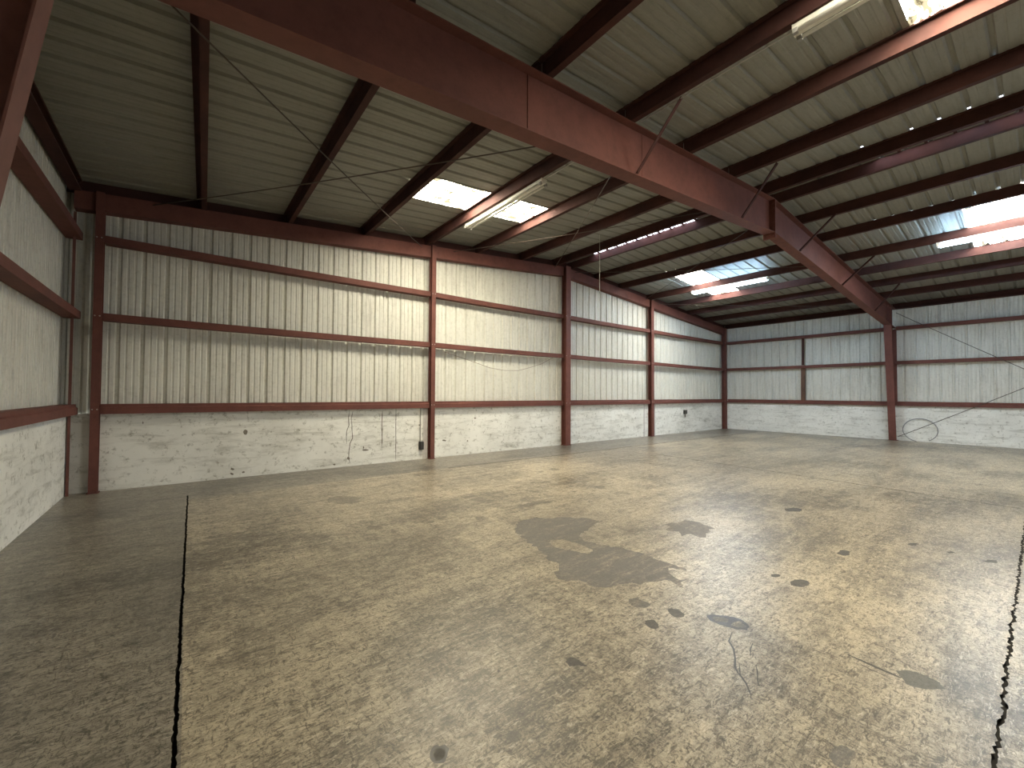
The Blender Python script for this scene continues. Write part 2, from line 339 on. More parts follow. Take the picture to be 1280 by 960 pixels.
FL_L, FL_D = (0.545, 0.462, 0.325, 1), (0.130, 0.110, 0.080, 1)
FD_L, FD_D = (0.33, 0.290, 0.222, 1), (0.100, 0.089, 0.070, 1)
M["floor"] = floor_mat("stained_concrete_floor", FL_L, FL_D)
M["floor_dark"] = floor_mat("grey_dimmed_concrete_floor", FD_L, FD_D)  # greyer slab tone, with some weak light painted into the colour
M["patch"] = floor_mat("grey_floor_patch", FL_L, FL_D, (0.125, 0.112, 0.095, 1), 0.95, 0.92, (0.45, 0.65))
M["patchd"] = floor_mat("grey_oval_patch", FL_L, FL_D, (0.125, 0.122, 0.105, 1), 1.3, 0.95, (0.5, 0.7))
M["spot"] = floor_mat("dark_floor_spot", FL_L, FL_D, (0.070, 0.062, 0.052, 1), 1.1, 0.92, (0.45, 0.65))
M["spot2"] = floor_mat("faint_floor_spot", FL_L, FL_D, (0.095, 0.082, 0.062, 1), 0.60, 0.75)
M["crack"] = floor_mat("floor_crack", FL_L, FL_D, (0.035, 0.031, 0.026, 1), 1.4, 0.95)


def flat(name, col, rough=0.5, metal=0.0, emit=None, strength=0.0):
    m, nt, bs = new_mat(name)
    n = noise(nt, pos(nt), 14, 4, 0.6)
    g = ramp(nt, n, [(0.3, grey(0.82)), (0.7, grey(1.0))])
    c = mix(nt, 1.0, (*col, 1), g, "MULTIPLY")
    nt.links.new(c, bs.inputs["Base Color"])
    bs.inputs["Roughness"].default_value = rough
    bs.inputs["Metallic"].default_value = metal
    if emit:
        bs.inputs["Emission Color"].default_value = (*emit, 1)
        bs.inputs["Emission Strength"].default_value = strength
    return m


M["joint"] = flat("joint_grime", (0.022, 0.019, 0.015), 0.95)
M["fixture"] = flat("white_fixture_enamel", (0.78, 0.76, 0.68), 0.4)
M["tube_off"] = flat("fluorescent_tube_off", (0.80, 0.79, 0.72), 0.25)
M["tube_on"] = flat("fluorescent_tube_lit", (0.8, 0.8, 0.8), 0.3, 0, (0.47, 0.72, 1.0), 160.0)
M["socket"] = flat("lampholder_grey", (0.30, 0.29, 0.27), 0.5)
M["box_dark"] = flat("dark_box_steel", (0.035, 0.032, 0.028), 0.5)
M["conduit"] = flat("conduit_grey", (0.42, 0.40, 0.36), 0.45, 0.2)
M["conduit_white"] = flat("painted_conduit", (0.60, 0.58, 0.50), 0.5)
M["cable"] = flat("grey_cable", (0.30, 0.29, 0.29), 0.6)
M["cord"] = flat("pale_cord", (0.50, 0.50, 0.42), 0.7)
M["wire"] = flat("thin_wire", (0.22, 0.17, 0.13), 0.6)
M["bolt"] = flat("zinc_bolt", (0.45, 0.40, 0.36), 0.4, 0.6)
M["wall_crack"] = flat("wall_crack_grime", (0.12, 0.105, 0.08), 0.9)
M["wall_spot"] = flat("wall_chip", (0.20, 0.175, 0.14), 0.9)
M["pale_strip"] = flat("pale_edge_strip", (0.62, 0.58, 0.55), 0.6)


def skylight_mat(name, col, strength, dirt):
    """weathered fibreglass panel with daylight coming through; leaf litter lies on it"""
    m, nt, bs = new_mat(name)
    fine = noise(nt, pos(nt, (0.8, 1.5, 1)), 15, 3, 0.6)
    big = noise(nt, pos(nt, (0.5, 2.5, 1)), 4, 5, 0.6)
    f = ramp(nt, fine, [(0.565, grey(1.0)), (0.58, grey(1.0 - dirt)), (0.8, grey(1.0 - dirt))])
    g = ramp(nt, big, [(0.35, grey(1.0)), (0.62, grey(0.80))])
    ln = noise(nt, pos(nt, (0.22, 1, 1)), 9, 2, 0.6)
    lf = ramp(nt, ln, [(0.545, grey(1.0)), (0.56, grey(1.0 - dirt))])
    f = mix(nt, 1.0, f, lf, "MULTIPLY")
    t = mix(nt, 1.0, f, g, "MULTIPLY")
    c = mix(nt, t, (0.72, 0.66, 0.42), col)
    e = mix(nt, 1.0, c, t, "MULTIPLY")
    nt.links.new(e, bs.inputs["Emission Color"])
    bs.inputs["Emission Strength"].default_value = strength
    bs.inputs["Base Color"].default_value = (0.7, 0.68, 0.58, 1)
    bs.inputs["Roughness"].default_value = 0.4
    return m


M["skylight"] = skylight_mat("fibreglass_skylight", (1.0, 0.925, 0.75), SKY_W, 0.985)
M["skylight_white"] = skylight_mat("whiter_fibreglass_skylight", (1.0, 0.97, 0.90), SKY_W * 0.62, 0.985)
M["ridge_light"] = skylight_mat("ridge_vent_daylight", (0.72, 0.78, 1.0), 14.0, 0.3)


# ------------------------------------------------------------------ mesh helpers
def finish(name, bm, mat, parent=None, smooth=False, recenter=True):
    me = bpy.data.meshes.new(name)
    bmesh.ops.remove_doubles(bm, verts=bm.verts, dist=1e-5)
    bmesh.ops.recalc_face_normals(bm, faces=bm.faces)
    off = Vector((0, 0, 0))
    if recenter and parent is None and bm.verts:
        lo = Vector([min(v.co[i] for v in bm.verts) for i in range(3)])
        hi = Vector([max(v.co[i] for v in bm.verts) for i in range(3)])
        off = Vector(((lo.x + hi.x) / 2, (lo.y + hi.y) / 2, lo.z))
    elif parent is not None:
        p = parent
        while p is not None:
            off += p.location
            p = p.parent
    bmesh.ops.translate(bm, verts=bm.verts, vec=-off)
    bm.to_mesh(me)
    bm.free()
    o = bpy.data.objects.new(name, me)
    COL.objects.link(o)
    if parent is None:
        o.location = off
    else:
        o.parent = parent
    mats = mat if isinstance(mat, (list, tuple)) else [mat]
    for m in mats:
        me.materials.append(m)
    if smooth:
        for f in me.polygons:
            f.use_smooth = True
    return o


def box(bm, x0, x1, y0, y1, z0, z1):
    vs = [bm.verts.new((x, y, z)) for x in (x0, x1) for y in (y0, y1) for z in (z0, z1)]
    for q in ((0, 1, 3, 2), (4, 6, 7, 5), (0, 4, 5, 1), (2, 3, 7, 6), (0, 2, 6, 4), (1, 5, 7, 3)):
        bm.faces.new([vs[i] for i in q])
    return vs


def loft(bm, rings, closed=True, cap=True):
    """rings: equal-length lists of points"""
    R = [[bm.verts.new(p) for p in r] for r in rings]
    n = len(R[0])
    for a, b in zip(R, R[1:]):
        for i in range(n if closed else n - 1):
            j = (i + 1) % n
            bm.faces.new((a[i], a[j], b[j], b[i]))
    if cap and closed:
        bm.faces.new(R[0])
        bm.faces.new(list(reversed(R[-1])))


def section(pts, t):
    """thin folded section: centre line pts (2-D) thickened by t -> closed outline"""
    P = [Vector(p) for p in pts]
    left, right = [], []
    for i, p in enumerate(P):
        d = Vector((0, 0))
        if i > 0:
            d0 = (p - P[i - 1]).normalized()
        if i < len(P) - 1:
            d1 = (P[i + 1] - p).normalized()
        if i == 0:
            n = Vector((-d1.y, d1.x))
            k = 1
        elif i == len(P) - 1:
            n = Vector((-d0.y, d0.x))
            k = 1
        else:
            n0, n1 = Vector((-d0.y, d0.x)), Vector((-d1.y, d1.x))
            n = (n0 + n1).normalized()
            k = 1 / max(0.3, n.dot(n0))
        left.append(p + n * (t / 2 * k))
        right.append(p - n * (t / 2 * k))
    return [tuple(v) for v in left] + [tuple(v) for v in reversed(right)]


def tube(bm, pts, r, seg=8, cap=True):
    P = [Vector(p) for p in pts]
    rings = []
    for i, p in enumerate(P):
        d = (P[min(i + 1, len(P) - 1)] - P[max(i - 1, 0)]).normalized()
        a = Vector((0, 0, 1)) if abs(d.z) < 0.9 else Vector((1, 0, 0))
        u = d.cross(a).normalized()
        w = d.cross(u).normalized()
        rr = r[i] if isinstance(r, (list, tuple)) else r
        rings.append([p + u * (rr * math.cos(2 * math.pi * k / seg)) + w * (rr * math.sin(2 * math.pi * k / seg)) for k in range(seg)])
    loft(bm, rings, True, cap)


def BM():
    return bmesh.new()


def tag(o, label, cat, group=None):
    o["kind"] = "thing"
    o["label"] = label
    o["category"] = cat
    if group:
        o["group"] = group
    return o


def thing(name, loc, label, cat, group=None):
    o = bpy.data.objects.new(name, None)
    o.empty_display_size = 0.2
    COL.objects.link(o)
    o.location = loc
    return tag(o, label, cat, group)


def struct(o):
    o["kind"] = "structure"
    return o


def jag(poly, amp, step):
    """roughen an outline: subdivide and jitter"""
    out = []
    n = len(poly)
    for i in range(n):
        a, b = Vector(poly[i]), Vector(poly[(i + 1) % n])
        L = (b - a).length
        k = max(1, int(L / step))
        for j in range(k):
            p = a.lerp(b, j / k)
            out.append((p.x + random.uniform(-amp, amp), p.y + random.uniform(-amp, amp)))
    return out


def ribbon(pts, w, step=0.06, amp=0.25):
    """outline of a thin line of width w along pts, slightly uneven, tapering at the ends"""
    P = []
    for a, b in zip(pts, pts[1:]):
        a, b = Vector(a), Vector(b)
        k = max(1, int((b - a).length / step))
        P += [a.lerp(b, j / k) for j in range(k)]
    P.append(Vector(pts[-1]))
    l, r = [], []
    for i, p in enumerate(P):
        d = (P[min(i + 1, len(P) - 1)] - P[max(0, i - 1)]).normalized()
        n = Vector((-d.y, d.x))
        e = min(1, (min(i, len(P) - 1 - i) + 1) / 3.0)
        l.append(tuple(p + n * (w / 2 * e * (1 + random.uniform(-amp, amp)))))
        r.append(tuple(p - n * (w / 2 * e * (1 + random.uniform(-amp, amp)))))
    return l + r[::-1]


def inside(pt, poly):
    x, y = pt
    c = False
    n = len(poly)
    j = n - 1
    for i in range(n):
        xi, yi = poly[i]
        xj, yj = poly[j]
        if (yi > y) != (yj > y) and x < (xj - xi) * (y - yi) / (yj - yi) + xi:
            c = not c
        j = i
    return c


def planar(bm, outer, patches, to3d, z_of=None):
    """flat sheet cut along the outlines in patches [(material index, outline)]; later ones win"""
    verts, edges = [], []

    def add(poly):
        b = len(verts)
        verts.extend(Vector(p) for p in poly)
        edges.extend((b + i, b + (i + 1) % len(poly)) for i in range(len(poly)))
    add(outer)
    for _, p in patches:
        add(p)
    V, E, F, *_ = delaunay_2d_cdt(verts, edges, [], 0, 1e-5)
    boxes = [(min(q[0] for q in p), max(q[0] for q in p), min(q[1] for q in p), max(q[1] for q in p)) for _, p in patches]
    bv = [bm.verts.new(to3d(v)) for v in V]
    for f in F:
        c = sum((V[i] for i in f), Vector((0, 0))) / len(f)
        if not inside(c, outer):
            continue
        mi = 0
        for (m, p), bb in zip(patches, boxes):
            if bb[0] <= c.x <= bb[1] and bb[2] <= c.y <= bb[3] and inside(c, p):
                mi = m
        if mi == -1:
            continue
        face = bm.faces.new([bv[i] for i in f])
        face.material_index = mi


# ------------------------------------------------------------------ FLOOR: slabs, joints, stains
FM = ["floor", "floor_dark", "patch", "patchd", "spot", "spot2", "crack"]
fx0, fx1, fy0, fy1 = XL - 0.25, XR + 0.25, YN - 0.1, YG + 0.25


def jagged_strip(a, b, w, amp, step):
    a, b = Vector(a), Vector(b)
    k = max(2, int((b - a).length / step))
    d = (b - a).normalized()
    n = Vector((-d.y, d.x))
    l, r = [], []
    drift = 0
    for i in range(k + 1):
        p = a.lerp(b, i / k)
        drift = drift * 0.7 + random.uniform(-amp, amp) * 0.4
        l.append(tuple(p + n * (w / 2 + drift + random.uniform(-amp, amp) * 0.5)))
        r.append(tuple(p - n * (w / 2 - drift + random.uniform(-amp, amp) * 0.5)))
    return l + r[::-1]


patches = []
# greyer slab by the gable wall; left of the long joint partly painted dimness
patches.append((1, jag([(fx0 + .01, fy0 + .01), (-0.02, fy0 + .01), (0.03, 7.9), (fx0 + .01, 7.9)], 0.0, 9)))
patches.append((1, jag([(fx0 + .01, 7.85), (4.4, 7.85), (8.4, 7.86), (19.9, 7.62), (fx1 - .01, 6.3), (fx1 - .01, fy1 - .01), (fx0 + .01, fy1 - .01)], 0.0, 9)))
for m, pl in FLOOR_PATCHES:
    cx = sum(p[0] for p in pl) / len(pl)
    cy = sum(p[1] for p in pl) / len(pl)
    size = max(p[0] for p in pl) - min(p[0] for p in pl)
    dist = math.hypot(cx, cy)
    st = max(0.012, min(0.05, size / 10)) if dist < 5 else max(0.05, min(0.1, size / 8))
    patches.append((FM.index(m), jag(pl, st * (0.62 if m in ("patch", "spot2") else 0.30), st)))
for m, w, pl in FLOOR_LINES:
    patches.append((FM.index(m), ribbon(pl, w)))
# faint joints: tight saw cuts
patches.append((4, jagged_strip((9.95, 6.4), (9.40, 0.2), 0.030, 0.012, 0.12)))
patches.append((4, jagged_strip((4.45, 7.86), (19.5, 7.62), 0.045, 0.02, 0.2)))
# open joints: real gaps in the slab, filled with dirt 25 mm down
gap1 = jagged_strip((-0.035, 0.3), (0.055, 8.15), 0.019, 0.006, 0.02)
gap2 = jagged_strip((0.2, 0.150), (XR - 0.3, 0.140), 0.017, 0.013, 0.022)
patches.append((-1, gap1))
patches.append((-1, gap2))
bm = BM()
planar(bm, [(fx0, fy0), (fx1, fy0), (fx1, fy1), (fx0, fy1)], patches, lambda v: (v.x, v.y, 0))
floor = struct(finish("floor", bm, [M[k] for k in FM], recenter=False))
bm = BM()
box(bm, fx0, fx1, fy0, fy1, -0.12, -0.025)
struct(finish("trim_1", bm, M["joint"], recenter=False))

# ------------------------------------------------------------------ RIBBED SHEETS
PITCH = 0.3048
RIB = [(0.0, 0.0), (0.052, 0.0), (0.058, 0.003), (0.078, 0.003), (0.084, 0.0), (0.146, 0.0), (0.152, 0.003), (0.172, 0.003),
       (0.178, 0.0), (0.230, 0.0), (0.247, 0.030), (0.283, 0.030), (0.3048, 0.0)]


def rib_line(a, b, phase=0.0):
    """[(t, depth)] from a to b"""
    out = []
    k = math.floor((a - phase) / PITCH)
    while True:
        base = phase + k * PITCH
        if base > b:
            break
        for t, d in RIB[:-1]:
            if a - 1e-6 <= base + t <= b + 1e-6:
                out.append((base + t, d))
        k += 1
    if out[0][0] > a + 1e-4:
        out.insert(0, (a, 0.0))
    if out[-1][0] < b - 1e-4:
        out.append((b, 0.0))
    return out


def sheet_wall(name, a, b, zlow, ztop, place, phase=0.0):
    bm = BM()
    line = [(t, d * 3 if d == 0.003 else d * 1.3) for t, d in rib_line(a, b, phase)]
    if a < XM < b and ztop is zroof:
        line = sorted(line + [(XM, 0.0)])
    lo = [bm.verts.new(place(t, d, zlow)) for t, d in line]
    hi = [bm.verts.new(place(t, d, (ztop(t) if callable(ztop) else ztop) + 0.034)) for t, d in line]
    for i in range(len(line) - 1):
        bm.faces.new((lo[i], lo[i + 1], hi[i + 1], hi[i]))
    return struct(finish(name, bm, M["wall_sheet"], recenter=False))


SO = 0.10   # sheets sit this far outside the concrete face
sheet_wall("wall_back", XL - SO, XR + SO, 1.10, zroof, lambda t, d, z: (t, YG + SO + d, z), 0.05)
zeave = zroof(XL - SO)
sheet_wall("wall_left", YN, YG + SO, 1.10, zeave, lambda t, d, z: (XL - SO - d, t, z), 0.1)
sheet_wall("wall_right", YN, YG + SO, 1.10, zeave, lambda t, d, z: (XR + SO + d, t, z), 0.02)
DX0, DX1, DZ = 9.2, 14.8, 3.85      # unseen doorway behind the camera, added to hold the fill lamp
front = lambda t, d, z: (t, YN - d, z)
sheet_wall("wall_front", XL - SO, DX0, -0.03, zroof, front, 0.0)
sheet_wall("wall_front", DX1, XR + SO, -0.03, zroof, front, 0.0)
sheet_wall("wall_front", DX0, DX1, DZ, zroof, front, 0.0)

# low concrete walls
TOPZ = 1.245
bm = BM()
pat = [(1, ribbon(pl, w, 0.05, 0.45)) for w, pl in WALL_CRACKS] + [(2, jag(pl, 0.008, 0.03)) for pl in WALL_SPOTS]
x0, x1 = XL + 0.005, XR - 0.005
top = []
k = 120
for i in range(k + 1):
    x = x1 + (x0 - x1) * i / k
    top.append((x, TOPZ + random.uniform(-0.012, 0.008)))
planar(bm, [(x0, -0.02), (x1, -0.02)] + top, pat, lambda v: (v.x, YG, v.y))
for a, b in zip(top, top[1:]):
    vs = [bm.verts.new(p) for p in ((a[0], YG, a[1]), (b[0], YG, b[1]), (b[0], YG + 0.09, b[1]), (a[0], YG + 0.09, a[1]))]
    bm.faces.new(vs)
struct(finish("baseboard_back", bm, [M["concrete_wall"], M["wall_crack"], M["wall_spot"]], recenter=False))
for nm, xa, xb in (("baseboard_left", XL - 0.09, XL), ("baseboard_right", XR, XR + 0.09)):
    bm = BM()
    n = 60
    rings = []
    for i in range(n + 1):
        y = YN + (YG + (0.0 if nm.endswith("right") else 0.02) - YN) * i / n
        t = TOPZ + random.uniform(-0.012, 0.008)
        rings.append([(xa, y, -0.02), (xb, y, -0.02), (xb, y, t), (xa, y, t)])
    loft(bm, rings)
    struct(finish(nm, bm, M["concrete_wall"], recenter=False))
# thin pale flashing between concrete and column on the gable wall
for i, (xa, xb) in enumerate(((4.56, 4.66), (13.66, 13.72), (14.26, 14.40))):
    bm = BM()
    box(bm, xa, xb, YG - 0.012, YG, 0.0, TOPZ - 0.02)
    struct(finish("trim_%d" % (i + 2), bm, M["pale_strip"]))

# ------------------------------------------------------------------ ROOF: ribbed deck with skylights, leaks and ridge vents
SKY_L = [(3.05, 6.30, 6.42, 7.345), (3.05, 6.30, -0.10, 0.815)]
SKY_R = [(12.275, 15.40, 6.585, 7.515), (12.275, 15.40, 0.07, 0.985), (12.275, 15.40, -5.9, -4.98)]
VENT = [(9.385, 9.575, 5.05, 8.20), (9.385, 9.518, -1.2, 1.75)]
LEAKS = [(8.91, 0.15, 2.0), (12.30, 0.10, 2.3), (12.40, 5.7, 7.4), (3.27, 6.4, 7.2)]


def roof_side(name, xa, xb, skies, vents, phase, side):
    xs = {xa, xb}
    for s in skies + vents:
        xs.update((s[0], s[1]))
    for lx, *_ in LEAKS:
        if xa < lx < xb:
            xs.update((lx - 0.035, lx + 0.02))
    xs = sorted(x for x in xs if xa - 1e-6 <= x <= xb + 1e-6)
    ys = rib_line(YN - 0.1, YG + SO + 0.045, phase)
    bm = BM()
    glass = [BM() for _ in skies]
    vent = [BM() for _ in vents]
    grid = [[(x, y, zroof(x) + d) for y, d in ys] for x in xs]
    V = [[bm.verts.new(p) for p in row] for row in grid]
    rng = random.Random(3 + side)
    for i in range(len(xs) - 1):
        for j in range(len(ys) - 1):
            cx, cy = (xs[i] + xs[i + 1]) / 2, (ys[j][0] + ys[j + 1][0]) / 2
            tgt = None
            for s, g in list(zip(skies, glass)) + list(zip(vents, vent)):
                if s[0] < cx < s[1] and s[2] < cy < s[3]:
                    tgt = g
            if tgt is not None:
                q = [tgt.verts.new(p) for p in (grid[i][j], grid[i][j + 1], grid[i + 1][j + 1], grid[i + 1][j])]
                tgt.faces.new(q)
                continue
            hole = False
            for lx, y0, y1 in LEAKS:
                if abs(cx - (lx - 0.0075)) < 0.01 and y0 < cy < y1:
                    if ys[j][1] > 0.02 and ys[j + 1][1] > 0.02 and rng.random() < 0.62:
                        hole = True
            if hole:
                continue
            bm.faces.new((V[i][j], V[i][j + 1], V[i + 1][j + 1], V[i + 1][j]))
    struct(finish(name, bm, M["roof_sheet"], recenter=False))
    return glass, vent


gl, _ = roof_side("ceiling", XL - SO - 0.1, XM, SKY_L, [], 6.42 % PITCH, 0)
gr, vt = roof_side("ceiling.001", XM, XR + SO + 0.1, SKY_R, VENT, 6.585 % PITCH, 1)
wn = 1
for g in gl + gr:
    struct(finish("window_%d" % wn, g, M["skylight" if wn <= len(gl) else "skylight_white"]))
    wn += 1
for g in vt:
    struct(finish("window_%d" % wn, g, M["ridge_light"]))
    wn += 1
# dark bars of the ridge vents
for i, v in enumerate(VENT):
    bm = BM()
    y = v[2]
    while y < v[3] + 0.01:
        box(bm, v[0] - 0.02, v[1] + 0.02, y - 0.02, y + 0.02, zroof(XM) - 0.035, zroof(XM) - 0.005)
        y += 0.33
    struct(finish("trim_%d" % (5 + i), bm, M["red_purlin"]))

# ------------------------------------------------------------------ PURLINS
ORD = ["first", "second", "third", "fourth", "fifth", "sixth", "seventh", "eighth"]
EDGE_L = [0.105, 1.625, 3.14, 4.65, 6.13, 7.65, 9.03]     # lower flange edge, left slope (eave -> ridge)
EDGE_R = [9.655, 10.96, 12.28, 14.02, 15.50, 16.95, 18.45]


def purlin(xe, y0, y1, label, skew=0.0):
    web = xe - 0.075
    tf = -0.07 if xe < XM else 0.06
    prof = section([(web + tf, 0.178), (web + tf, 0.197), (web, 0.197), (web, 0.003), (xe - 0.002, 0.003), (xe - 0.002, 0.022)], 0.005)
    bm = BM()
    rings = []
    for y in (y0, y1):
        rings.append([(x + skew * (y - 4.43), y, zp(xe if z < 0.1 else web) + z) for x, z in prof])
    loft(bm, rings)
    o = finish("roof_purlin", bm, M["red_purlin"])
    return tag(o, label, "purlin", "roof purlins")


for i, xe in enumerate(EDGE_L):
    k = len(EDGE_L) - 1 - i
    w = "left ridge purlin beside the ridge slot" if k == 0 else "%s purlin left of the ridge" % ORD[k]
    purlin(xe, YF + 0.0, YG + 0.045, "red %s, between the gable wall and the big rafter" % w, 0.028 if i == 0 else 0.0)
    if xe > 2.5:
        purlin(xe + 0.004, YN + 0.02, YF - 0.004, "red %s, on the near side of the big rafter" % w)
for i, xe in enumerate(EDGE_R):
    w = "right ridge purlin beside the ridge slot" if i == 0 else "%s purlin right of the ridge" % ORD[i]
    purlin(xe, yframe(xe), YG + 0.045, "red %s, between the gable wall and the big rafter" % w)
    purlin(xe + 0.004, YN + 0.02, yframe(xe) - 0.004, "red %s, on the near side of the big rafter" % w)


def eave_strut(side, y0, y1, label):
    x = XL - SO + 0.04 if side < 0 else XR + SO - 0.04
    s = -side
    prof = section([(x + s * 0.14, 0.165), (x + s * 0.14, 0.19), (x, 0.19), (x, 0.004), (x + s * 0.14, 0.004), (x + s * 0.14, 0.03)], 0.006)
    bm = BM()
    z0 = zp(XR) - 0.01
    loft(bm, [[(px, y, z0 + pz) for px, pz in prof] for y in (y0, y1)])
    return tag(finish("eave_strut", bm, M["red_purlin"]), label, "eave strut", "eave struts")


eave_strut(-1, YF + 0.002, YG - 0.02, "dark red eave strut along the top of the left wall")
eave_strut(1, YF - 0.08, YG - 0.02, "dark red eave strut on top of the right wall, far bay")
eave_strut(1, YN + 0.02, YF - 0.09, "dark red eave strut on top of the right wall, near bay")

# ------------------------------------------------------------------ GIRTS
GI = 0.10          # girts stand this far in from the concrete face


def girt(kind, h, a, b, place, label, mat="red"):
    """C section lying flat: inner lip facing the room. place(t, d, z): d measured outwards from inner face"""
    if h == G1:
        prof = section([(0.0, -0.078), (0.0, 0.020), (0.022, 0.036), (0.022, 0.078), (0.185, 0.078)], 0.006)
    else:
        prof = section([(0.03, 0.055), (0.0, 0.055), (0.0, -0.055), (0.185, -0.055)], 0.006)
    bm = BM()
    n = max(1, int((b - a) / 0.8))
    rings = []
    for i in range(n + 1):
        t = a + (b - a) * i / n
        sag = -0.012 * math.sin(math.pi * i / n) if h != G1 else 0.0
        wob = random.uniform(-0.004, 0.004) if 0 < i < n else 0
        rings.append([place(t, d + wob, h + z + sag) for d, z in prof])
    loft(bm, rings)
    return tag(finish("steel_girt", bm, M[mat]), label, "girt", "wall girts")


COLX = [-1.117, 4.740, 9.386, 14.03, XR - 0.20]
CW = [0.050, 0.055, 0.105, 0.085, 0.10]     # half flange widths
LEV = [(G1, "bottom"), (G2, "middle"), (G3, "top")]
BAYN = ["leftmost bay", "bay left of the ridge column", "bay right of the ridge column", "rightmost bay"]
for b in range(4):
    for h, nm in LEV:
        extra = " on top of the white concrete" if h == G1 else ""
        girt("g", h, COLX[b] + CW[b] + 0.001, COLX[b + 1] - CW[b + 1] - 0.001, lambda t, d, z: (t, YG - GI + d, z),
             "red %s gable girt, %s%s" % (nm, BAYN[b], extra))
for h, nm in LEV:
    girt("g", h, YF + 0.15, YG - 0.008, lambda t, d, z: (XL + GI - d, t, z), "dark red %s girt along the left side wall" % nm)
    girt("g", h, YF + 0.06, YG - 0.16, lambda t, d, z: (XR - GI + d, t, z), "red %s girt of the right wall, left of the frame column" % nm)
    girt("g", h, YN + 0.05, YF - 0.197, lambda t, d, z: (XR - GI + d, t, z), "red %s girt of the right wall, right of the frame column" % nm)

# post between girts on the right wall: a dark upper piece and a rusty lower one
for z0, z1, m, w, lab in ((G2 + 0.06, G3 - 0.06, "red_purlin", 0.035, "thin dark post between the middle and top girts of the right wall"),
                          (G1 + 0.08, G2 - 0.06, "rust_brown", 0.07, "wider rusty brown post between the bottom and middle girts of the right wall")):
    bm = BM()
    loft(bm, [[(XR - GI + 0.05 + dx, 6.09 + dy + 0.012 * (z == z0), z) for dx, dy in section([(0.06, -w), (0.0, -w), (0.0, w), (0.06, w)], 0.006)] for z in (z0, z1)])
    tag(finish("girt_post", bm, M[m]), lab, "post")

# ------------------------------------------------------------------ GABLE WALL COLUMNS AND RAFTERS
def end_column(x, label, w, dep, yin):
    top = zp(x) - 0.004
    t = thing("end_wall_column", (x, YG - 0.04, 0), label, "column", "gable wall columns")
    y0, y1 = yin, yin + dep
    bm = BM()
    box(bm, x - w, x + w, y0, y0 + 0.010, 0.012, top)
    finish("inner_flange", bm, M["red"], t)
    bm = BM()
    box(bm, x - w, x + w, y1 - 0.010, y1, 0.012, top)
    finish("outer_flange", bm, M["red"], t)
    bm = BM()
    box(bm, x - 0.004, x + 0.004, y0 + 0.010, y1 - 0.010, 0.012, top)
    finish("web", bm, M["red"], t)
    bm = BM()
    box(bm, x - w - 0.02, x + w + 0.02, y0 - 0.01, y1 + 0.01, 0.0, 0.012)
    finish("base_plate", bm, M["red"], t)
    for sx in (-1, 1):
        cx = x + sx * (w - 0.022)
        for zz in (G1, G2, G3):
            bm = BM()
            tube(bm, [(cx, y0 - 0.008, zz), (cx, y0 + 0.001, zz)], 0.011, 6)
            finish("bolt", bm, M["bolt"], t)
    return t


LABC = ["red steel column in the dark left corner of the gable wall", "red steel column on the gable wall left of the ridge, beside the dark outlet box",
        "tall red steel column under the roof ridge on the gable wall", "red steel column on the gable wall right of the ridge",
        "red steel column in the far right corner of the building"]
for x, lab, w in zip(COLX, LABC, CW):
    end_column(x, lab, w, 0.155 if x != COLX[2] else 0.20, YG - 0.16 if x != COLX[2] else YG - 0.205)
# angle standing in the left corner, by the end of the left concrete wall
bm = BM()
loft(bm, [[(XL + 0.02 + a, YG - 0.16 + b, z) for a, b in section([(0.03, 0.0), (0.0, 0.0), (0.0, 0.10)], 0.008)] for z in (0.0, zp(XL) - 0.37)])
tag(finish("corner_angle", bm, M["red_dusty"]), "slim red angle post at the end of the left concrete wall", "post")


def gable_rafter(xa, xb, label):
    bm = BM()
    d = 0.285
    prof = section([(0.185, -d), (0.0, -d), (0.0, -0.006), (0.10, -0.006)], 0.007)
    loft(bm, [[(x, YG - 0.085 + py, zp(x) + pz) for py, pz in prof] for x in (xa, xb)])
    tag(finish("end_wall_rafter", bm, M["red"]), label, "rafter", "gable wall rafters")


for k in range(4):
    gable_rafter(COLX[k] + (CW[k] + 0.001 if k else -0.30), COLX[k + 1] - (CW[k + 1] + 0.001 if k < 3 else -0.18), "red sloping gable rafter piece, %s" % BAYN[k])
# dark red strip behind the purlin ends, between rafter and roof
bm = BM()
n = 24
rings = []
for i in range(n + 1):
    x = XL - SO + (XR - XL + 2 * SO) * i / n
    rings.append([(x, YG + 0.05, zp(x) - 0.01), (x, YG + 0.056, zp(x) - 0.01), (x, YG + 0.056, zroof(x) - 0.002), (x, YG + 0.05, zroof(x) - 0.002)])
loft(bm, rings)
struct(finish("trim_8", bm, M["red_purlin"], recenter=False))

# ------------------------------------------------------------------ RIGID FRAME
FD, FW = 0.697, 0.105      # rafter depth, half flange width
# knees: inner flange x at height z of the tapered columns
def knee_x(side, z):
    dep = 0.236 + 0.139 * z
    return (XL + dep) if side < 0 else (XR - dep + 0.02)


KL = knee_x(-1, 4.06)
KR = knee_x(1, 4.06)


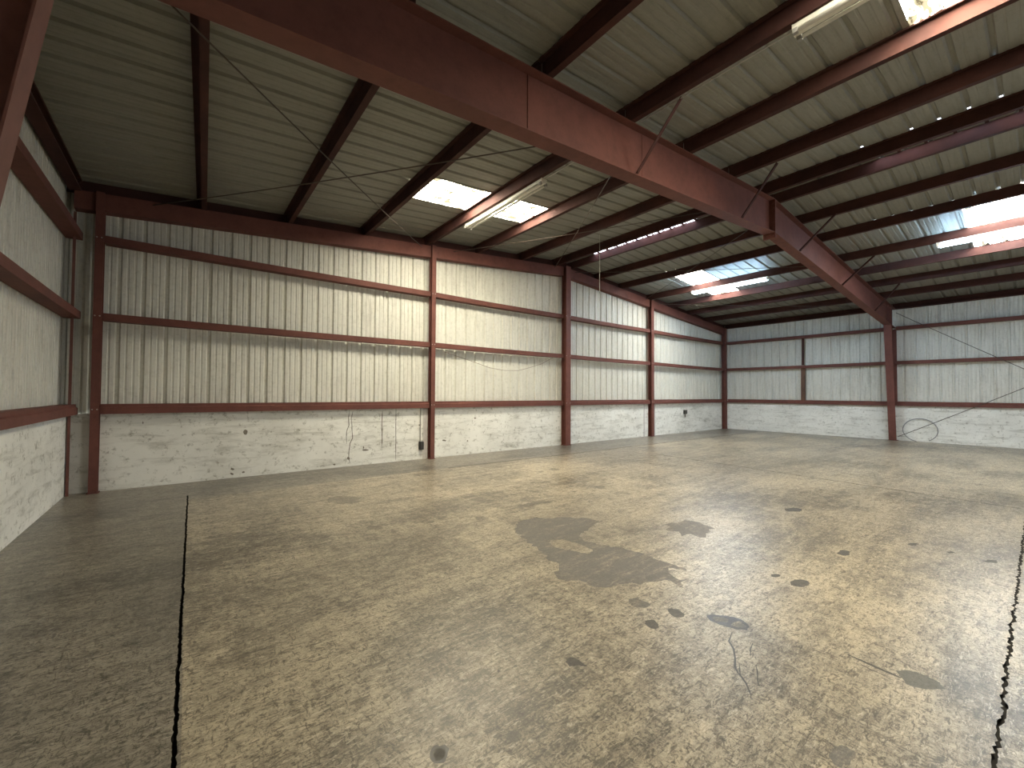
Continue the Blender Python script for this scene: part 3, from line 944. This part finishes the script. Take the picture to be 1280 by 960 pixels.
def frame_rafter(xa, xb, side, label):
    mid = (xa + xb) / 2
    t = thing("frame_rafter", (mid, yframe(mid), zp(mid) - FD), label, "rafter", "main frame rafters")

    def beam(name, hy, o0, o1, x0=xa, x1=xb, par=t, mat="red", oy=0):
        bm = BM()
        n = 8
        rings = []
        for i in range(n + 1):
            x = x0 + (x1 - x0) * i / n
            y = yframe(x) + oy
            rings.append([(x, y - hy, zp(x) + o0), (x, y + hy, zp(x) + o0), (x, y + hy, zp(x) + o1), (x, y - hy, zp(x) + o1)])
        loft(bm, rings)
        return finish(name, bm, M[mat], par)
    beam("web", 0.004, -FD + 0.012, -0.012)
    beam("bottom_flange", FW, -FD, -FD + 0.012)
    beam("top_flange", FW, -0.014, -0.002)
    # ridge end plate
    xe = xb if side < 0 else xa
    x0, x1 = (xe - 0.022, xe - 0.001) if side < 0 else (xe + 0.001, xe + 0.022)
    bm = BM()
    box(bm, x0, x1, yframe(xe) - 0.115, yframe(xe) + 0.115, zp(XM) - FD - 0.11, zp(XM) - 0.02)
    finish("end_plate", bm, M["red"], t)
    for zz in (-FD - 0.06, -FD + 0.10, -FD + 0.22, -0.20, -0.10):
        for sy in (-1, 1):
            bm = BM()
            xa_ = x0 - 0.02 if side < 0 else x1
            tube(bm, [(xa_, yframe(xe) + sy * 0.07, zp(XM) + zz), (xa_ + 0.02, yframe(xe) + sy * 0.07, zp(XM) + zz)], 0.014, 6)
            finish("bolt", bm, M["red"], t)
    # web splice welds / stiffeners
    for xs_, hw in (((2.86, 0.012), (4.95, 0.006)) if side < 0 else ((KR - 0.08, 0.06), (KR + 0.25, 0.06))):
        bm = BM()
        box(bm, xs_ - 0.006, xs_ + 0.006, yframe(xs_) - hw - 0.004, yframe(xs_) + hw + 0.004, zp(xs_) - FD + 0.013, zp(xs_) - 0.016)
        finish("web_stiffener", bm, M["red"], t)
    return t


frame_rafter(XL - 0.02, XM, -1, "huge red rafter overhead, left half running from upper left to the ridge")
frame_rafter(XM, XR - 0.02, 1, "red main rafter, right half sloping from the ridge down to the right wall")


def frame_column(side, label):
    xo = XL - 0.03 if side < 0 else XR + 0.03
    yc = YF if side < 0 else YF - 0.09
    ztop = 4.06
    t = thing("frame_column", ((XL + 0.2) if side < 0 else XR - 0.2, yc, 0), label, "column", "main frame columns")
    s = -side
    zt_web = zp(xo) - FD * 0.0 - 0.02
    bm = BM()
    P = [(xo, 0.012), (knee_x(side, 0.0), 0.012), (knee_x(side, ztop), ztop), (knee_x(side, ztop), zp(xo) - 0.72 + 0.0), (xo, zp(xo) - 0.72)]
    P = [(xo, 0.012), (knee_x(side, 0.0), 0.012), (knee_x(side, ztop), zp(knee_x(side, ztop)) - FD - 0.002), (xo, zp(xo) - FD - 0.002)]
    loft(bm, [[(x, yc - 0.004, z) for x, z in P], [(x, yc + 0.004, z) for x, z in P]])
    finish("web", bm, M["red"], t)
    kt = knee_x(side, ztop)
    kz = zp(kt) - FD - 0.002
    bm = BM()
    k0 = knee_x(side, 0)
    loft(bm, [[(k0, yc - FW, 0.012), (k0 + s * 0.012, yc - FW, 0.012), (k0 + s * 0.012, yc + FW, 0.012), (k0, yc + FW, 0.012)],
              [(kt, yc - FW, kz), (kt + s * 0.012, yc - FW, kz), (kt + s * 0.012, yc + FW, kz), (kt, yc + FW, kz)]])
    finish("inner_flange", bm, M["red_dusty"] if side < 0 else M["red"], t)
    bm = BM()
    box(bm, min(xo, xo - s * 0.012), max(xo, xo - s * 0.012), yc - FW, yc + FW, 0.012, zp(xo) - FD - 0.03)
    finish("outer_flange", bm, M["red"], t)
    bm = BM()
    box(bm, min(xo, k0 + s * 0.03), max(xo, k0 + s * 0.03), yc - FW - 0.02, yc + FW + 0.02, 0.0, 0.012)
    finish("base_plate", bm, M["red"], t)


frame_column(-1, "red tapered frame column at the left edge, close by")
frame_column(1, "red frame column against the right wall, under the main rafter")

# flange braces from rafter bottom flange up to the purlins
BR = [(4.735, 4.72, "nearest and longest of the red angle braces on the main rafter"),
      (7.93, 7.72, "red angle brace left of the ridge splice on the main rafter"),
      (10.80, 10.90, "red angle brace just right of the ridge splice on the main rafter"),
      (13.93, 14.05, "red angle brace halfway down the right half of the main rafter"),
      (17.35, 17.0, "red angle brace near the right wall end of the main rafter")]
for xb, xt, lab in BR:
    yb = yframe(xb) - FW + 0.02
    a = Vector((xb, yb, zp(xb) - FD + 0.02))
    b = Vector((xt, yb - 0.66, zp(xt) + 0.0))
    t = thing("flange_brace", tuple(a), lab, "brace", "rafter flange braces")
    d = (b - a).normalized()
    u = Vector((1, 0, 0)) - d * d.x
    u.normalize()
    w = d.cross(u)
    bm = BM()
    loft(bm, [[p + u * q[0] + w * q[1] for q in section([(-0.045, 0.0), (0.0, 0.0), (0.0, 0.045)], 0.005)] for p in (a - d * 0.0, b)])
    finish("angle_bar", bm, M["red_purlin"], t)
    for p in (a + d * 0.03, b - d * 0.03):
        bm = BM()
        tube(bm, [p - w * 0.012 - u * 0.022, p + w * 0.012 - u * 0.022], 0.013, 6)
        finish("bolt", bm, M["red_purlin"], t)

# ------------------------------------------------------------------ BRACE RODS
def rod(a, b, label, r=0.0085, mat="rod"):
    a, b = Vector(a), Vector(b)
    bm = BM()
    m = a.lerp(b, 0.5) - Vector((0, 0, 0.006 * (b - a).length))
    P = [a.lerp(b, t) - Vector((0, 0, 0.024 * (b - a).length * t * (1 - t))) for t in [i / 10 for i in range(11)]]
    tube(bm, P, r, 6)
    return tag(finish("brace_rod", bm, M[mat]), label, "brace rod", "cross brace rods")


def rz(x, off=-0.06):
    return zp(x) + off


yg_, yf_ = YG - 0.02, YF + 0.01
rod((-1.02, yf_, rz(-1.02)), (4.50, yg_, rz(4.50)), "thin roof rod from the upper left down to the column left of the ridge")
rod((-0.55, yg_, rz(-0.55)), (4.62, yf_, rz(4.62)), "thin roof rod from the left gable corner across to the big rafter")
rod((5.28, yg_, rz(5.28)), (9.15, yf_, rz(9.15)), "pale thin roof rod rising right from near the column left of the ridge", r=0.0075)
rod((4.80, yf_, rz(4.80)), (8.95, yg_, rz(8.95)), "thin roof rod from the big rafter down behind the hanging cord to the ridge column")
rod((9.75, yg_, rz(9.75)), (14.0, yf_ - .03, rz(14.0)), "thin roof rod right of the ridge, from the ridge column toward the main rafter")
rod((13.7, yg_, rz(13.7)), (9.75, yf_, rz(9.75)), "thin roof rod right of the ridge, from the far column up to the ridge splice")
rod((14.4, yg_, rz(14.4)), (19.2, yf_ - .08, rz(19.2)), "thin roof rod in the far right roof bay near the lit tube")
rod((XR - 0.16, YF - 0.22, 0.14), (XR - 0.16, -1.9, 3.25), "wall brace rod rising right from the foot of the right frame column", 0.011)
rod((XR - 0.16, YF - 0.22, 4.58), (XR - 0.16, -1.9, 0.85), "wall brace rod falling right from the head of the right frame column", 0.011)

# ------------------------------------------------------------------ STRIP LIGHTS
def strip_light(x, y0, y1, on, label):
    z = zp(x) - 0.004
    t = thing("strip_light", (x, (y0 + y1) / 2, z - 0.12), label, "light", "fluorescent strip lights")
    bm = BM()
    prof = [(-0.055, 0.0), (-0.055, -0.045), (-0.028, -0.078), (0.028, -0.078), (0.055, -0.045), (0.055, 0.0)]
    loft(bm, [[(x + a, y, z + b) for a, b in prof] for y in (y0, y1)])
    finish("housing", bm, M["fixture"], t)
    for sx in (-1, 1):
        bm = BM()
        tube(bm, [(x + sx * 0.060, y0 + 0.05, z - 0.085), (x + sx * 0.060, y1 - 0.05, z - 0.085)], 0.019, 12)
        finish("tube", bm, M["tube_on" if on else "tube_off"], t, smooth=True)
        for y in (y0 + 0.005, y1 - 0.045):
            bm = BM()
            loft(bm, [[(x + sx * q, yy, z + r) for q, r in ((0.030, -0.04), (0.082, -0.062), (0.082, -0.108), (0.040, -0.108), (0.030, -0.078))] for yy in (y, y + 0.04)])
            finish("lamp_holder", bm, M["socket" if not on else "fixture"], t)
    for y in (y0, y1):
        bm = BM()
        loft(bm, [[(x + a * 1.06, yy, z + b * 1.06) for a, b in prof] for yy in (y - 0.006, y + 0.006)])
        finish("end_cap", bm, M["fixture"], t)


strip_light(4.69, 5.13, 7.56, False, "unlit twin tube strip light below the skylight left of the ridge")
strip_light(13.98, 5.12, 7.54, True, "lit tube strip light by the far skylight right of the ridge")
strip_light(13.99, -0.95, 1.48, True, "lit tube strip light at the right edge, by the near skylight")
strip_light(4.66, -0.98, 1.45, False, "unlit cream twin tube strip light at the top edge, near side of the rafter")

# conduits along purlins feeding the lights
def conduit(pts, label, r=0.007, mat="conduit"):
    bm = BM()
    tube(bm, pts, r, 6)
    return tag(finish("conduit", bm, M[mat]), label, "conduit", "conduits along the purlins")


conduit([(4.69, 1.46, zp(4.69) - 0.012), (4.69, 3.24, zp(4.69) - 0.012)], "pale conduit from the big rafter to the unlit light at the top edge")
conduit([(4.70, 3.56, zp(4.70) - 0.012), (4.70, 5.11, zp(4.70) - 0.012)], "conduit from the rafter to the unlit light of the far bay")
conduit([(14.0, 7.56, zp(14.0) - 0.012), (14.0, 9.15, zp(14.0) - 0.012)], "conduit from the lit far light toward the gable wall")

# ------------------------------------------------------------------ SMALL THINGS
# hanging cord
xc, yc = 8.352, 7.0
bm = BM()
zc = zroof(xc) - 0.002
tube(bm, [(xc, yc, zc), (xc + 0.004, yc, zc - 0.7), (xc + 0.006, yc, 4.26)], 0.006, 6)
t = thing("pull_cord", (xc, yc, 4.2), "thin pale cord hanging straight down from the roof near the ridge column", "cord")
finish("line", bm, M["cord"], t)
bm = BM()
tube(bm, [(xc + 0.006, yc, 4.26), (xc + 0.006, yc, 4.20)], [0.006, 0.011], 8)
finish("pull_knob", bm, M["cord"], t)

# slack wire across the sheets
P0 = [(4.95, 2.74), (5.117, 2.64), (5.956, 2.441), (6.5, 2.30), (7.021, 2.245), (7.5, 2.26), (7.904, 2.354), (8.41, 2.496), (8.9, 2.74)]
bm = BM()
tube(bm, [(x, YG - (0.09 if z > 2.73 else 0.03), z) for x, z in P0], 0.006, 6)
tag(finish("slack_wire", bm, M["wire"]), "thin slack wire drooping across the sheets left of the ridge column", "wire")


def outlet(x, z0, z1, w, label, up):
    t = thing("outlet_box", (x, YG - 0.04, z0), label, "electrical box", "dark wall boxes")
    bm = BM()
    box(bm, x - w, x + w, YG - 0.085, YG - 0.001, z0, z1)
    bmesh.ops.bevel(bm, geom=list(bm.edges), offset=0.008, segments=2, affect="EDGES")
    finish("box", bm, M["box_dark"], t)
    bm = BM()
    box(bm, x - w * 0.8, x + w * 0.8, YG - 0.092, YG - 0.085, z0 + 0.02, z1 - 0.02)
    finish("cover_plate", bm, M["box_dark"], t)
    bm = BM()
    if up:
        tube(bm, [(x - 0.02, YG - 0.03, z1), (x - 0.02, YG - 0.03, 1.30)], 0.011, 8)
    else:
        tube(bm, [(x, YG - 0.03, z0), (x, YG - 0.03, z0 - 0.13)], 0.014, 8)
    finish("conduit", bm, M["conduit" if up else "box_dark"], t)


outlet(4.50, 0.235, 0.43, 0.052, "small dark outlet box low on the concrete beside the left red column", True)
outlet(16.57, 0.78, 0.95, 0.09, "small dark box on the concrete in the rightmost gable bay", False)

# loop of cable leaning on the right wall, passing behind the rod
bm = BM()
C0 = Vector((XR - 0.05, 2.62, 0.405))
P = []
for i in range(41):
    a = math.radians(-60 + 318 * i / 40)
    P.append(C0 + Vector((-0.03 + 0.02 * math.sin(a), -0.44 * math.cos(a), 0.40 * math.sin(a))))
tube(bm, P, 0.013, 8)
t = tag(finish("cable_loop", bm, M["cable"], smooth=True), "grey loop of cable leaning on the concrete right of the right frame column", "cable")

# ------------------------------------------------------------------ FILL LAMP ADDED IN AN UNSEEN DOORWAY BEHIND THE CAMERA
la = bpy.data.lights.new("added_doorway_fill", "AREA")
la.shape = "RECTANGLE"
la.size, la.size_y = 5.6, 3.8
la.energy = FILL_W
la.color = (1.0, 0.98, 0.93)
lo = bpy.data.objects.new("added_doorway_fill", la)
COL.objects.link(lo)
lo.location = (12.0, YN - 0.12, 1.95)
lo.rotation_euler = (math.radians(90), 0, 0)

# ------------------------------------------------------------------ CAMERA
cam = bpy.data.cameras.new("camera")
cam.sensor_width = 36.0
cam.sensor_fit = "HORIZONTAL"
cam.lens = 519.2554 / 1280 * 36.0
cam.clip_start = 0.05
co = bpy.data.objects.new("camera", cam)
COL.objects.link(co)
yaw, pit, rol = map(math.radians, (38.13639, 1.316299, 0.324102))
cy_, sy_, cp_, sp_ = math.cos(yaw), math.sin(yaw), math.cos(pit), math.sin(pit)
fwd = Vector((sy_ * cp_, cy_ * cp_, sp_))
right = Vector((cy_, -sy_, 0))
up = right.cross(fwd)
r2 = right * math.cos(rol) + up * math.sin(rol)
u2 = -right * math.sin(rol) + up * math.cos(rol)
mw = Matrix((r2, u2, -fwd)).transposed().to_4x4()
mw.translation = Vector((0, 0, 1.6))
co.matrix_world = mw
SC.camera = co

# ------------------------------------------------------------------ WORLD AND VIEW
w = bpy.data.worlds.new("daylight")
SC.world = w
w.use_nodes = True
bg = w.node_tree.nodes["Background"]
bg.inputs[0].default_value = (0.85, 0.92, 1.0, 1)
bg.inputs[1].default_value = 3.0
vs = SC.view_settings
vs.view_transform = "Standard"
vs.look = "None"
vs.exposure = EXPOSURE
vs.gamma = 1.0
vs.use_curve_mapping = False
